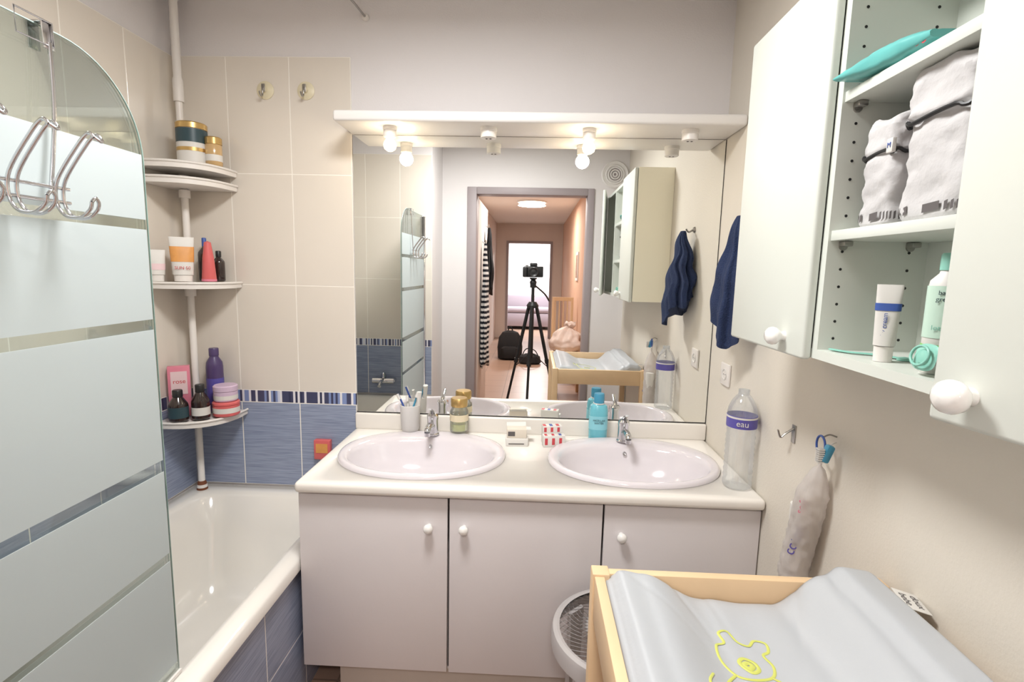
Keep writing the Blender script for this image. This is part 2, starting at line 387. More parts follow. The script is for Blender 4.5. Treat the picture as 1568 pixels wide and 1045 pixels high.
def bottle(name,x,y,z,r,h,mb,mc,shoulder=.72,neck=.45,caph=.2,label=None,lz=(.15,.6),capr=None):
    g=G(name,(x,y,z)); bh=h*(1-caph); rn=r*neck; cr=(capr or neck*1.15)*r
    lathe('body',[(0,0),(r*.9,0),(r,.004),(r,bh*shoulder),(r*.93,bh*(shoulder+.08)),(rn*1.1,bh*.97),(rn,bh),(0,bh)],(x,y,z),mb,g,N=28)
    lathe('cap',[(0,bh),(cr,bh),(cr,h-.003),(cr-.002,h),(0,h)],(x,y,z),mc,g,N=28)
    if label: lathe('label',[(r+.0003,bh*lz[0]),(r+.0008,bh*lz[0]),(r+.0008,bh*lz[1]),(r+.0003,bh*lz[1])],(x,y,z),label,g,N=28)
    return g
def jar(name,x,y,z,r,h,mb,ml,lidh=.3,label=None,lz=(.45,.98)):
    g=G(name,(x,y,z)); bh=h*(1-lidh)
    lathe('body',[(0,0),(r*.9,0),(r*.98,.004),(r*.98,bh-.004),(r*.9,bh),(0,bh)],(x,y,z),mb,g)
    lathe('lid',[(0,bh),(r,bh),(r,h-.004),(r-.004,h),(0,h)],(x,y,z),ml,g)
    if label: lathe('label',[(r*.985,bh*lz[0]),(r*.99,bh*lz[0]),(r*.99,bh*lz[1]),(r*.985,bh*lz[1])],(x,y,z),label,g)
    return g
def squeeze(name,x,y,z,w,h,mb,mc,label=None,rot=0,caph=.18,lz=(.25,.65)):
    g=G(name,(x,y,z)); T=Rz(rot,(x,y,0)); ch=h*caph
    loft('cap',[sering(x,y,z,w*.36,w*.30,2,24),sering(x,y,z+ch,w*.38,w*.31,2,24)],mc,g,xf=T)
    rg=[]
    for i in range(9):
        t=i/8; rg.append(sering(x,y,z+ch+.001+t*(h-ch-.001),w*(.42+.08*t),w*.32*(1-t)**.7+.0015,2+1.5*t,24))
    loft('body',rg,mb,g,xf=T,mi=None)
    if label:
        rg=[]
        for i in range(5):
            t=lz[0]+i*(lz[1]-lz[0])/4; rg.append(sering(x,y,z+ch+t*(h-ch),w*(.42+.08*t)+.0008,w*.32*(1-t)**.7+.0024,2+1.5*t,24))
        loft('label',rg,label,g,cap=(False,False),xf=T)
    return g
j_=jar('cosmetic_jar',-1.30,1.985,1.839,.053,.15,m_label,m_gold,.15,m_teald,(.60,.98))
lathe('label_band',[(.0524,.045),(.0527,.045),(.0527,.058),(.0524,.058)],(-1.30,1.985,1.839),m_gold,j_)
jar('honey_jar',-1.228,2.0,1.839,.030,.105,m_honey,m_gold,.25,m_label,(.2,.5))
squeeze('cream_tube',-1.392,1.876,1.402,.062,.115,m_label,m_pl,m_palep,36,.2,(.2,.45))
t_=squeeze('sunscreen_tube',-1.325,1.925,1.402,.082,.165,m_label,m_pl,m_orange,34,.14,(.35,.75))
text('SUN 50',.016,face_T(-1.309,1.9005,1.452,34),m_red,t_)
bottle('pump_bottle',-1.315,2.045,1.402,.024,.17,m_brown,m_blue,.75,.3,.2)
g=G('hair_serum_cone',(-1.263,1.985,1.402)); lathe('body',[(0,0),(.025,0),(.026,.006),(.020,.09),(.012,.15),(.0,.155)],(-1.263,1.985,1.402),m_coral,g)
lathe('base_ring',[(.0255,.0),(.0268,.0),(.0268,.008),(.0258,.009)],(-1.263,1.985,1.402),m_pink,g)
bottle('dark_serum_bottle',-1.262,2.05,1.402,.022,.12,m_brown,m_dark,.75,.4,.2)
ZB=.869
bottle('shampoo_bottle',-1.350,1.885,ZB,.034,.12,m_brown,m_dark,.65,.45,.22,m_teald)
bottle('conditioner_bottle',-1.288,1.925,ZB,.032,.135,m_brown,m_dark,.65,.45,.22,m_label,(.15,.45))
bottle('purple_shampoo_bottle',-1.30,2.045,ZB,.032,.26,m_purple,m_purple,.8,.5,.12,m_purpl)
jar('hair_mask_tub',-1.222,1.985,ZB,.050,.057,m_coral,m_coral,.2,m_label,(.3,.75))
jar('body_cream_jar',-1.225,1.99,ZB+.0575,.045,.064,m_lilac,m_lilac,.35,m_label,(.2,.6))
pk=G('pink_carton',(-1.385,1.96,ZB)); Tp=Rz(32,(-1.385,1.945,0))
box('carton',(-1.42,1.93,ZB),(-1.345,1.96,1.07),m_pink,pk,.002,Tp)
box('carton_print',(-1.41,1.9285,ZB+.09),(-1.355,1.9295,1.05),m_palep,pk,0,Tp)
text('rose',.024,Tp@face_T(-1.382,1.9283,1.01,0),m_red,pk)
for x in(-1.065,-.904):
    g=G('suction_hook',(x,2.09,2.143))
    lathe('suction_cup',[(0,0),(.034,0),(.034,.002),(.026,.006),(.012,.009),(.011,.016),(0,.017)],(x,2.0925,2.145),m_plY,g,xf=Matrix.Rotation(pi/2,4,'X'))
    tube('hook',[(x,2.076,2.155),(x,2.070,2.14),(x,2.068,2.122),(x,2.055,2.116),(x,2.045,2.128)],.0035,m_steel,g)
    box('tab',(x-.007,2.073,2.135),(x+.007,2.078,2.165),m_steel,g,.002)
g=G('soap_packet',(-.87,2.085,.71)); box('packet',(-.905,2.066,.66),(-.835,2.092,.745),m_coral,g,.004); box('packet_label',(-.895,2.0645,.69),(-.845,2.0655,.73),m_orange,g)
g=G('clothes_airer_arm',(-.67,2.08,2.42)); tube('arm',[(-.667,2.088,2.414),(-.70,1.98,2.44),(-.78,1.72,2.468)],.004,m_steel,g,sm=3); lathe('wall_cap',[(0,0),(.014,0),(.012,.01),(0,.012)],(-.667,2.099,2.414),m_pl,g,xf=Matrix.Rotation(pi/2,4,'X'))
# ------------------------------------------------------------ vanity
va=G('bathroom_vanity',(0,1.8,0))
boxes('carcass',[((-.725,1.556,.15),(-.707,2.09,.764)),((.702,1.556,.15),(.72,2.09,.764)),((-.707,1.556,.15),(.702,2.09,.168)),((-.707,2.075,.168),(.702,2.09,.764)),((-.262,1.556,.168),(-.244,2.07,.60)),((.232,1.556,.168),(.25,2.07,.60)),((-.707,1.556,.745),(.702,1.572,.764))],m_van,va)
box('plinth',(-.63,1.60,0),(.72,1.62,.15),M('plinth_beige',(192,182,172),.6),va)
for x0,x1 in((-.728,-.2500),(-.2440,.2365),(.2425,.7205)):
    box('door',(x0,1.537,.152),(x1,1.555,.756),m_van,va,.0025)
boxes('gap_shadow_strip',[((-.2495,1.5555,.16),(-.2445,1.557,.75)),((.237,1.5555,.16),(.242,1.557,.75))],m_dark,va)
def knob(x,y,z,r,parent,d=(0,-1,0),xf=None):
    q=Vector((0,0,1)).rotation_difference(Vector(d)).to_matrix().to_4x4()
    prof=[(0,0),(r*.55,0),(r*.5,r*.35),(r*.62,r*.55),(r*.95,r*.95),(r,r*1.3),(r*.9,r*1.65),(r*.55,r*1.95),(0,r*2.02)]
    T=Matrix.Translation((x,y,z))@q
    if xf is not None: T=xf@T
    rings=[[(max(a,1e-4)*math.cos(2*pi*i/28),max(a,1e-4)*math.sin(2*pi*i/28),b_) for i in range(28)] for a,b_ in prof]
    return loft('knob',rings,m_knob,parent,xf=T,ang=60)
knob(-.308,1.537,.661,.0155,va); knob(-.197,1.537,.661,.0155,va); knob(.296,1.537,.658,.0155,va)
ctop=box('countertop',(-.731,1.512,.764),(.7225,2.094,CT),m_counter,va,.013,seg=4)
cuts=[]
BX=(-.384,.370); BY=1.80
for bx_ in BX:
    cuts.append(loft('cutter',[sering(bx_,BY,.70,.283,.218,2.15,64),sering(bx_,BY,.9,.283,.218,2.15,64)],m_counter))
cut(ctop,cuts)
box('upstand',(-.728,2.074,CT-.002),(.7215,2.094,.866),m_counter,va,.006,seg=3)
for bx_ in BX:
    g=G('washbasin',(bx_,BY,CT))
    prof=[(.97,.93,CT+.0005,0),(1,1,CT+.0005,0),(1.0,1.0,CT+.008,0),(.985,.98,CT+.015,0),(.955,.945,CT+.017,-.002),(.90,.86,CT+.014,-.012),(.87,.80,CT+.008,-.022),(.85,.77,CT-.006,-.026),(.80,.71,CT-.04,-.028),(.70,.61,CT-.085,-.028),(.52,.44,CT-.12,-.025),(.30,.24,CT-.135,-.022),(.075,.095,CT-.14,-.02)]
    loft('bowl',[sering(bx_,BY+o,z,.300*a,.235*b_,2.15,72) for a,b_,z,o in prof],m_cer,g,cap=(False,True),ang=60)
    lathe('drain',[(0,0),(.02,0),(.021,.003),(.014,.004),(0,.002)],(bx_,BY-.02,CT-.14),m_chrome,g)
    lathe('overflow',[(0,0),(.008,0),(.007,.002),(.004,.002),(0,.001)],(bx_,BY+.137,CT-.02),m_chrome,g,xf=Matrix.Rotation(math.radians(75),4,'X'))
    f=G('basin_faucet',(bx_,1.985,CT+.015)); y=1.985; z=CT+.0162
    lathe('base',[(0,0),(.026,0),(.026,.004),(.022,.008),(.021,.06),(.0225,.065),(.0225,.078),(.016,.086),(0,.088)],(bx_,y,z),m_chrome,f)
    tube('spout',[(bx_,y-.01,z+.035),(bx_,y-.05,z+.05),(bx_,y-.095,z+.052),(bx_,y-.11,z+.04)],lambda t:.0135-.002*t,m_chrome,f,seg=16)
    lathe('aerator',[(0,0),(.011,0),(.011,.014),(0,.014)],(bx_,y-.108,z+.026),m_chrome,f,N=20)
    tube('lever',[(bx_,y+.004,z+.083),(bx_,y-.02,z+.10),(bx_,y-.062,z+.118)],lambda t:.010-.003*t,m_chrome,f,seg=12,flat=.55)
mi=G('wall_mirror',(0,2.097,1.42))
box('glass',(-.7245,2.0945,.868),(.7225,2.0985,1.983),m_mir,mi)
boxes('edge',[((-.7265,2.0943,.866),(.7235,2.0995,.8695)),((.7210,2.0943,.868),(.7238,2.0995,1.983))],m_dark,mi)
lc=G('mirror_light_canopy',(0,2.0,2.0))
box('panel',(-.728,1.897,1.984),(.7235,2.0985,2.022),m_white,lc,.010,seg=4)
for i,x in enumerate((-.542,-.178,.188,.549)):
    lit=i in(0,2); y=1.97; s=.9 if lit else 1.1
    lathe('socket',[(0,0),(.027*s,0),(.028*s,-.012),(.026*s,-.014),(.026*s,-.036),(.023*s,-.038),(.0,-.038)],(x,y,1.984),m_white,lc,N=28)
    if lit:
        m_bulb=bpy.data.materials.get('bulb_glow') or M('bulb_glow',(255,228,172),.3,emis=10)
        lathe('bulb',[(0,-.038),(.011,-.039),(.014,-.045),(.021,-.055),(.024,-.066),(.020,-.079),(.009,-.087),(0,-.088)],(x,y,1.984),m_bulb,lc,N=24)
        L=bpy.data.lights.new('bulb_light','POINT'); L.energy=4.0; L.color=(1,.84,.62); L.shadow_soft_size=.028
        o=bpy.data.objects.new('bulb_light',L); o.location=(x,y,1.92); COL.objects.link(o); o.parent=lc; o.matrix_parent_inverse=Matrix.Translation(-Vector(lc.location))
    else:
        lathe('socket_holes',[(0,0),(.004,0),(.004,-.001),(0,-.001)],(x-.007,y,1.9455),m_mauve,lc,N=12)
        lathe('socket_holes',[(0,0),(.004,0),(.004,-.001),(0,-.001)],(x+.007,y,1.9455),m_mauve,lc,N=12)
# ------------------------------------------------------------ counter items
ZR=CT+.0175
cup=G('toothbrush_cup',(-.485,2.03,ZR))
lathe('cup',[(0,0),(.034,0),(.036,.004),(.041,.105),(.039,.106),(.034,.006),(0,.006)],(-.485,2.03,ZR),m_milkpl,cup)
def brush(x0,y0,x1,y1,z1,m,par):
    a=Vector((x0,y0,ZR+.008)); b_=Vector((x1,y1,z1))
    tube('toothbrush_handle',[a,a.lerp(b_,.5),b_],.004,m,par,sm=2)
    d=(b_-a).normalized()
    tube('toothbrush_bristles',[b_-d*.022+Vector((0,-.009,0)),b_+Vector((0,-.009,0))],.006,m_label,par,sm=1)
brush(-.475,2.04,-.535,2.03,.965,m_blue,cup); brush(-.50,2.02,-.452,2.035,.975,m_cyan2,cup); brush(-.49,2.02,-.50,2.05,.955,m_label,cup)
tube('toothpaste',[(-.47,2.03,ZR+.01),(-.455,2.03,.90),(-.448,2.035,.975)],lambda t:.010+.007*t,m_label,cup,sm=2,flat=.6)
jr=G('cotton_glass_jar',(-.285,2.03,ZR))
lathe('glass',[(0,0),(.034,0),(.037,.005),(.037,.085),(.030,.10),(.028,.108),(.0265,.108),(.0265,.1),(.0345,.084),(.0345,.008),(0,.007)],(-.285,2.03,ZR),m_jar,jr)
lathe('lotion',[(0,.008),(.034,.008),(.034,.035),(0,.035)],(-.285,2.03,ZR),m_lime,jr)
lathe('lid',[(0,.108),(.033,.106),(.034,.11),(.034,.135),(.031,.14),(0,.141)],(-.285,2.03,ZR),m_gold,jr)
lathe('label',[(.0372,.048),(.0378,.048),(.0378,.075),(.0372,.075)],(-.285,2.03,ZR),M('label_cream',(225,212,182),.5),jr)
m_kraft=M('kraft',(222,212,198),.6)
b1=G('medicine_box',(-.045,1.95,CT)); T=Rz(4,(-.045,1.95,0))
box('carton',(-.09,1.92,CT+.001),(-.005,1.985,CT+.028),m_label,b1,.001,T); box('carton_upper',(-.086,1.935,CT+.0285),(-.01,1.985,CT+.062),m_kraft,b1,.001,T)
box('flap',(-.086,1.985,CT+.060),(-.01,2.005,CT+.0615),m_label,b1,0,Rax(40,'X',(0,1.985,CT+.06))@T); box('stripe',(-.08,1.9192,CT+.008),(-.02,1.9197,CT+.012),m_mauve,b1,0,T); box('logo',(-.082,1.9342,CT+.036),(-.055,1.9347,CT+.054),m_mauve,b1,0,T)
box('flap_side',(-.010,1.94,CT+.060),(.008,1.98,CT+.0612),m_label,b1,0,T)
b2=G('medicine_box',(.09,1.96,CT)); T=Rz(10,(.092,1.96,0))
box('carton',(.05,1.925,CT+.001),(.135,1.958,CT+.045),m_label,b2,.001,T); box('carton_back',(.055,1.960,CT+.001),(.13,1.998,CT+.072),m_label,b2,.001,T)
for k in range(3):
    box('red_band',(.055+.028*k,1.9240,CT+.010),(.066+.028*k,1.9248,CT+.036),m_red,b2,0,T); box('top_band',(.056+.026*k,1.966,CT+.0722),(.068+.026*k,1.992,CT+.0728),m_red if k!=1 else m_blue,b2,0,T)
    box('front_top_band',(.056+.028*k,1.930,CT+.0452),(.066+.028*k,1.952,CT+.0457),m_blue if k==2 else m_red,b2,0,T)
    box('back_band',(.058+.026*k,1.9592,CT+.05),(.068+.026*k,1.9598,CT+.068),m_red,b2,0,T)
mb=G('micellar_bottle',(.278,2.046,CT))
rg=[sering(.278,2.046,CT+z,a,b_,2.6,32) for z,a,b_ in((.001,.034,.024),(.005,.037,.026),(.12,.037,.026),(.14,.033,.024),(.15,.018,.018))]
loft('body',rg,m_cyan,mb); loft('label',[sering(.278,2.046,CT+z,.0376,.0266,2.6,32) for z in(.045,.10)],M('label_cyan',(140,205,218),.4),mb,cap=(False,False))
lathe('cap',[(0,.15),(.021,.15),(.021,.185),(.019,.19),(0,.191)],(.278,2.046,CT),m_cyan2,mb)
lathe('neck_ring',[(.02,.148),(.023,.148),(.023,.152),(.02,.152)],(.278,2.046,CT),m_label,mb)
text('MICELLAR\nWATER',.011,face_T(.278,2.0185,CT+.078,0),m_teald,mb)
wb=G('water_bottle',(.670,1.615,CT)); prof=[(0,.006),(.02,.002),(.036,.001),(.044,.008)]
for k in range(9):
    z=.02+k*.0185; prof+=[(.0445,z),(.0420,z+.009)]
prof+=[(.0445,.195),(.0445,.245),(.042,.26),(.034,.28),(.022,.298),(.0145,.305),(.0145,.318),(0,.318)]
lathe('body',prof,(.670,1.615,CT),m_pet,wb,N=32,ang=70)
lathe('label',[(.0448,.20),(.0455,.20),(.0455,.238),(.0448,.238)],(.670,1.615,CT),m_purpl,wb)
lathe('label_stripe',[(.0456,.230),(.0459,.230),(.0459,.236),(.0456,.236)],(.670,1.615,CT),m_label,wb)
text('eau',.026,face_T(.655,1.5705,CT+.217,-20),m_label,wb)
lathe('cap',[(.0148,.303),(.017,.303),(.017,.318),(.0,.319)],(.670,1.615,CT),m_pet,wb,N=20)
g=G('wall_socket',(.72,1.912,1.108))
box('plate',(XR-.009,1.871,1.067),(XR-.0005,1.953,1.149),m_pl,g,.003,seg=3)
lathe('socket_ring',[(.016,0),(.0215,0),(.0215,.0025),(.018,.0025),(.016,.0003)],(XR-.0088,1.912,1.108),m_label,g,xf=Matrix.Rotation(-pi/2,4,'Y'))
for s2 in(-.008,.008): lathe('pin_hole',[(0,0),(.0022,0),(.0022,.0006),(0,.0006)],(XR-.009,1.912+s2,1.108),m_mauve,g,xf=Matrix.Rotation(-pi/2,4,'Y'),N=12)
# ------------------------------------------------------------ towel
def hanging(name,cx,cy,z0,z1,ax,ay,mat,xmax,parent=None,folds=6,seed=0,xmin=-9,top=.18,slant=.1):
    rings=[]; NZ=36; N=96
    for i in range(NZ+1):
        t=i/NZ; w=top+(1-top)*min(1,(t*1.5))**.8*(1-.12*max(0,t-.75)*4)
        ring=[]
        for j in range(N):
            a=2*pi*j/N
            fo=1+.20*t**.5*math.sin(folds*a+seed+1.5*t)+.08*math.sin((folds*2+1)*a+seed*2+3*t)
            x=cx+ax*w*fo*math.cos(a); y=cy+ay*w*fo*math.sin(a)
            n=noise.noise(Vector((x*12,y*12,t*5+seed)))*.012
            zb=z0+slant*math.sin(a+.6)+.02*math.sin(3*a)
            z=z1+(zb-z1)*t
            x=min(x+n,xmax); x=max(x,xmin)
            ring.append((x,y+n,z))
        rings.append(ring)
    return loft(name,rings,mat,parent,ang=80)
tw=G('hand_towel',(.67,1.78,1.5))
hanging('towel',.672,1.765,1.30,1.665,.055,.105,m_navy,XR-.004,tw,7,1.0,slant=.055)
lathe('hook_base',[(0,0),(.014,0),(.012,.006),(0,.008)],(XR-.0005,1.765,1.672),m_steel,tw,xf=Matrix.Rotation(-pi/2,4,'Y'))
tube('hook',[(XR-.006,1.765,1.672),(.70,1.765,1.662),(.69,1.765,1.668),(.686,1.765,1.676)],.004,m_steel,tw)
# ------------------------------------------------------------ wall cabinet
wc=G('wall_cabinet',(.62,.8,1.67))
XF=.536; CZ0,CZ1=1.318,2.022
boxes('carcass',[((XF,1.342,CZ0),(.7235,1.36,CZ1)),((XF,.23,CZ0),(.7235,.248,CZ1)),((XF,.248,CZ0),(.7235,1.342,CZ0+.018)),((XF,.248,CZ1-.018),(.7235,1.342,CZ1)),((.7145,.248,CZ0+.018),(.7235,1.342,CZ1-.018)),((XF,.985,CZ0+.018),(.7145,1.003,CZ1-.018)),((XF,.602,CZ0+.018),(.7145,.62,CZ1-.018))],m_cab,wc)
for z in(1.555,1.795):
    box('shelf',(XF+.004,.62,z-.018),(.7145,.985,z),m_cab,wc,.001)
box('side_panel',(XF,1.3602,CZ0),(.7235,1.3615,CZ1),m_cabside,wc)
box('door_far',(XF-.020,1.0,CZ0-.004),(XF-.001,1.36,CZ1),m_cab,wc,.006,seg=3)
Td=Rz(10,(XF,.232,0))
box('door_near',(XF-.020,.232,CZ0-.004),(XF-.001,.602,CZ1),m_cab,wc,.006,Td,seg=3)
knob(XF-.020,1.075,1.350,.0185,wc,(-1,0,0)); knob(XF-.020,.557,1.350,.0185,wc,(-1,0,0),Td)
bm=bmesh.new()
for x in(.563,.682):
    for k in range(21):
        z=CZ0+.04+k*.032
        r=bmesh.ops.create_cone(bm,cap_ends=True,segments=10,radius1=.0026,radius2=.0026,depth=.0008)
        for v in r['verts']: v.co=Rax(90,'X')@v.co+Vector((x,.9848,z))
mk('pin_holes',bm,m_dark,wc)
for z in(1.537,1.777):
    for x in(.563,.682):
        box('shelf_pin',(x-.008,.966,z-.010),(x+.008,.985,z-.0005),m_steel,wc,.002)
        lathe('shelf_pin_disc',[(0,0),(.007,0),(.007,.004),(0,.004)],(x,.985,z-.010),m_steel,wc,xf=Matrix.Rotation(pi/2,4,'X'),N=16)
def bin_(name,x0,x1,y0,y1,z0,z1,seed):
    g=G(name,((x0+x1)/2,(y0+y1)/2,z0)); rings=[]; cx,cy=(x0+x1)/2,(y0+y1)/2; ax,ay=(x1-x0)/2,(y1-y0)/2; h=z1-z0
    levels=[(0,.95),(.03,1),(.2,1.01),(.4,1.0),(.6,.99),(.655,.96),(.665,1.0),(.70,1.05),(.80,1.03),(.90,1.04),(.96,1.0),(.99,.94),(1.0,.86),(.985,.78),(.93,.5),(.92,.1)]
    L2=[]
    for a,b_ in zip(levels[:-1],levels[1:]):
        for k in range(5): L2.append((a[0]+(b_[0]-a[0])*k/5,a[1]+(b_[1]-a[1])*k/5))
    L2.append(levels[-1])
    def ridge(v): return 1-abs(noise.noise(v))*2
    for t,s in L2:
        rg=[]
        for p in sering(cx,cy,z0+t*h,ax*s,ay*s,6,120):
            v=Vector(p); n=noise.noise(Vector((v.x*14+seed,v.y*14,v.z*16)))*.006+(ridge(Vector((v.x*20+seed,v.y*20+v.z*14,v.z*24)))-.6)*.0045+(ridge(Vector((v.x*50,v.y*45-v.z*40+seed,v.z*34)))-.6)*.0022
            d=Vector((v.x-cx,v.y-cy,0))
            if d.length>0: v+=d.normalized()*n*(1 if t>.04 else 0)
            if t>.9: v.z+=noise.noise(Vector((v.x*26,v.y*26+seed,2)))*.012
            v.x=min(v.x,.712); rg.append(v)
        rings.append(rg)
    loft('fabric',rings,m_cloth,g,ang=80)
    tube('drawstring',[Vector((p[0],p[1],p[2]+.003*math.sin(i*1.7))) for i,p in enumerate(sering(cx,cy,z0+.662*h,ax*1.05,ay*1.05,6,30))],.0030,m_dark,g,closed=True,sm=2,seg=6)
    pts=sering(cx,cy,z0+.02,ax*1.035,ay*1.035,6,60)
    bmm=bmesh.new()
    for i in range(0,60,2):
        a=Vector(pts[i]); b_=Vector(pts[(i+1)%60])
        vs=[bmm.verts.new(q) for q in (a+Vector((0,0,-.012)),b_+Vector((0,0,-.010)),b_+Vector((0,0,.002)),a+Vector((0,0,.0)))]; bmm.faces.new(vs)
    mk('hem_print',bmm,m_mauve,g)
    return g
gb=bin_('fabric_storage_bin',.558,.688,.724,.852,1.5575,1.775,3)
gb2=bin_('fabric_storage_bin',.562,.68,.872,.955,1.5575,1.732,9)
box('side_tag',(.554,.866,1.668),(.5605,.880,1.690),m_label,gb2,.001); text('M',.012,Matrix.Translation((.5532,.873,1.679))@Matrix.Rotation(-pi/2,4,'Z')@Matrix.Rotation(pi/2,4,'X'),m_blue,gb2)
tb=squeeze('cream_tube',.575,.862,CZ0+.0185,.036,.125,m_label,m_pl,m_blue,-34,.2,(.58,.70))
text('baby cream',.010,face_T(.567,.8545,CZ0+.075,-34,90),m_blue,tb)
bt=bottle('baby_lotion_bottle',.588,.765,CZ0+.0185,.021,.172,m_label,m_mint,.82,.45,.14,M('label_mint',(196,222,206),.4),(.35,.85))
lathe('label_green',[(.0215,.03),(.0219,.03),(.0219,.042),(.0215,.042)],(.588,.765,CZ0+.0185),M('green_print',(140,210,100),.4),bt)
text('baby\ngreen',.009,face_T(.5745,.7475,CZ0+.13,-38),m_teald,bt); text('lotion',.010,face_T(.5745,.7475,CZ0+.085,-38),m_mint,bt)
pf=G('pacifier',(.556,.748,CZ0+.02)); Tp=Matrix.Translation((.556,.742,CZ0+.044))@Matrix.Rotation(math.radians(-75),4,'Y')
loft('shield',[[(p[0],p[1]*(1-.25*math.cos(p[0]*90)),z) for p in sering(0,0,0,a,b_,2.3,36)] for z,a,b_ in((0,.017,.024),(.002,.0195,.0275),(.004,.017,.024))],m_mint,pf,xf=Tp)
loft('button',[sering(0,0,z,a,a,2,24) for z,a in((.004,.011),(.008,.010),(.009,.006))],m_mint,pf,xf=Tp)
loft('teat',[sering(0,0,-z,a,a*1.1,2,24) for z,a in((0,.006),(.01,.006),(.02,.009),(.027,.006),(.029,.001))],m_pet,pf,xf=Tp)
tube('ring',[Tp@Vector((.014*math.cos(a),.016*math.sin(a),.011)) for a in [2*pi*k/12 for k in range(12)]],.002,m_mint,pf,closed=True,sm=2)
g=G('pacifier_clip',(.58,.93,CZ0+.019)); tube('strap',[(.555,.975,CZ0+.021),(.57,.94,CZ0+.021),(.60,.92,CZ0+.021),(.62,.88,CZ0+.021)],.006,m_mint,g,flat=.3); lathe('clip',[(0,0),(.011,0),(.011,.004),(0,.006)],(.62,.875,CZ0+.0188),m_mint,g,N=20)
wp=G('wipes_packet',(.56,.895,1.797)); rg=[]
for i in range(17):
    t=i/16; e=(math.sin(pi*min(max(t,.03),.97)))**.5; y=.80+.175*t; xc=.585-.035*t
    ring=[]
    for p in sering(0,0,0,1,1,3,28):
        ring.append((xc+.040*p[0]+.004*noise.noise(Vector((t*9,p[0]*3,0))),y,1.812+.0145*e*p[1]+(.010*(1-t) if p[1]>0 else 0)*e+.002*noise.noise(Vector((t*20,p[0]*5,p[1])))))
    rg.append(ring)
loft('packet',rg,m_teal,wp,ang=60)
text('80',.022,Matrix.Translation((.5455,.818,1.812))@Matrix.Rotation(math.radians(-79),4,'Z')@Matrix.Rotation(pi/2,4,'X'),m_red,wp)
g=G('white_pack',(.66,.72,1.80)); rg=[]
for i in range(9):
    t=i/8; e=math.sin(pi*min(max(t,.05),.95))**.5; rg.append([(.645+.05*p[0],.645+.13*t,1.823+.024*e*p[1]+.003*noise.noise(Vector((t*9,p[0]*4,p[1])))) for p in sering(0,0,0,1,1,3,24)])
loft('pack',rg,m_label,g,ang=60); box('pack_seal',(.60,.77,1.81),(.69,.778,1.83),m_palep,g,.001)
# ------------------------------------------------------------ cotton pads sleeve, hook, brush
g=G('wall_hook',(.72,1.40,1.045)); box('plate',(XR-.003,1.39,1.02),(XR-.0003,1.41,1.07),m_steel,g,.001); tube('hook',[(XR-.003,1.40,1.06),(.70,1.40,1.045),(.688,1.40,1.035),(.68,1.40,1.055)],.004,m_steel,g,flat=.6)
g=G('cotton_pad_sleeve',(.68,1.23,.9)); rg=[]
ax0=Vector((.692,1.205,1.045)); ax1=Vector((.680,1.262,.70))
for i in range(41):
    t=i/40; c=ax0.lerp(ax1,t); r=.004+.029*min(1,max(0,(t-.05)/.22))**.6
    if t>.96: r*=.85
    ring=[]
    for k in range(48):
        a=2*pi*k/48; rr=r*(1+.14*noise.noise(Vector((math.cos(a)*2.4,math.sin(a)*2.4,t*18)))+.08*(1-2*abs(noise.noise(Vector((math.cos(a)*4,math.sin(a)*4,t*26+5))))))
        ring.append((min(c.x+rr*math.cos(a),XR-.002),c.y+rr*math.sin(a),c.z))
    rg.append(ring)
loft('sleeve',rg,m_bag,g,ang=80)
lathe('pad_stack',[(0,0),(.024,0),(.025,.004),(.025,.20),(.0,.205)],(.682,1.25,.71),m_label,g,N=28)
text('coton',.034,face_T(.6585,1.222,.83,-29,75),m_purpl,g); text('soft',.026,face_T(.660,1.207,.925,-29,75),m_pink,g)
tube('drawstring',[(.694,1.20,1.04),(.70,1.20,1.07),(.712,1.20,1.085),(.72,1.20,1.088)],.0015,m_label,g)
g=G('nail_brush',(.70,1.205,1.07)); tube('loop',[(.690+.0*k,1.21+.018*math.cos(2*pi*k/10),1.078+.022*math.sin(2*pi*k/10)) for k in range(10)],.0026,m_blue,g,closed=True,sm=3)
box('brush_head',(.680,1.172,1.045),(.698,1.190,1.088),m_cyan2,g,.005,Rax(20,'Y',(.69,1.18,1.065)))
boxes('bristles',[((.667,1.174+.004*a,1.046+.005*c),(.681,1.176+.004*a,1.049+.005*c)) for a in range(4) for c in range(7)],m_label,g)
tube('hanger',[(.69,1.205,1.098),(.705,1.205,1.105),(.722,1.205,1.10)],.002,m_steel,g)
# ------------------------------------------------------------ changing table
ct=G('changing_table',(.42,.63,0))
x0,x1,y0,y1=.135,.716,.27,1.005
for lx in(x0,x1-.035):
    for ly in(y0,y1-.035): box('leg',(lx,ly,0),(lx+.035,ly+.035,.872),m_wood,ct,.003)
boxes('rails',[((x0+.004,y0+.035,.775),(x0+.024,y1-.035,.868)),((x1-.024,y0+.035,.775),(x1-.004,y1-.035,.868)),((x0+.035,y1-.024,.775),(x1-.035,y1-.004,.868)),((x0+.035,y0+.004,.775),(x1-.035,y0+.024,.868)),
 ((x0+.006,y0+.035,.20),(x0+.026,y1-.035,.26)),((x1-.026,y0+.035,.20),(x1-.006,y1-.035,.26)),((x0+.035,y1-.026,.20),(x1-.035,y1-.006,.26))],m_wood,ct,.002)
box('top_panel',(x0+.024,y0+.024,.785),(x1-.024,y1-.024,.80),m_white,ct); box('lower_shelf',(x0+.02,y0+.02,.225),(x1-.02,y1-.02,.24),m_white,ct)
mt=G('changing_mat',(.43,.63,.80))
KX=[(0,.866),(.05,.890),(.13,.882),(.36,.832),(.5,.826),(.62,.829),(.80,.893),(.86,.912),(.95,.909),(1.0,.885)]
def zprof(s):
    s=min(max(s,0),1)
    for (a,za),(b_,zb) in zip(KX[:-1],KX[1:]):
        if s<=b_:
            t=(s-a)/(b_-a); t=t*t*(3-2*t); return za+(zb-za)*t
    return KX[-1][1]
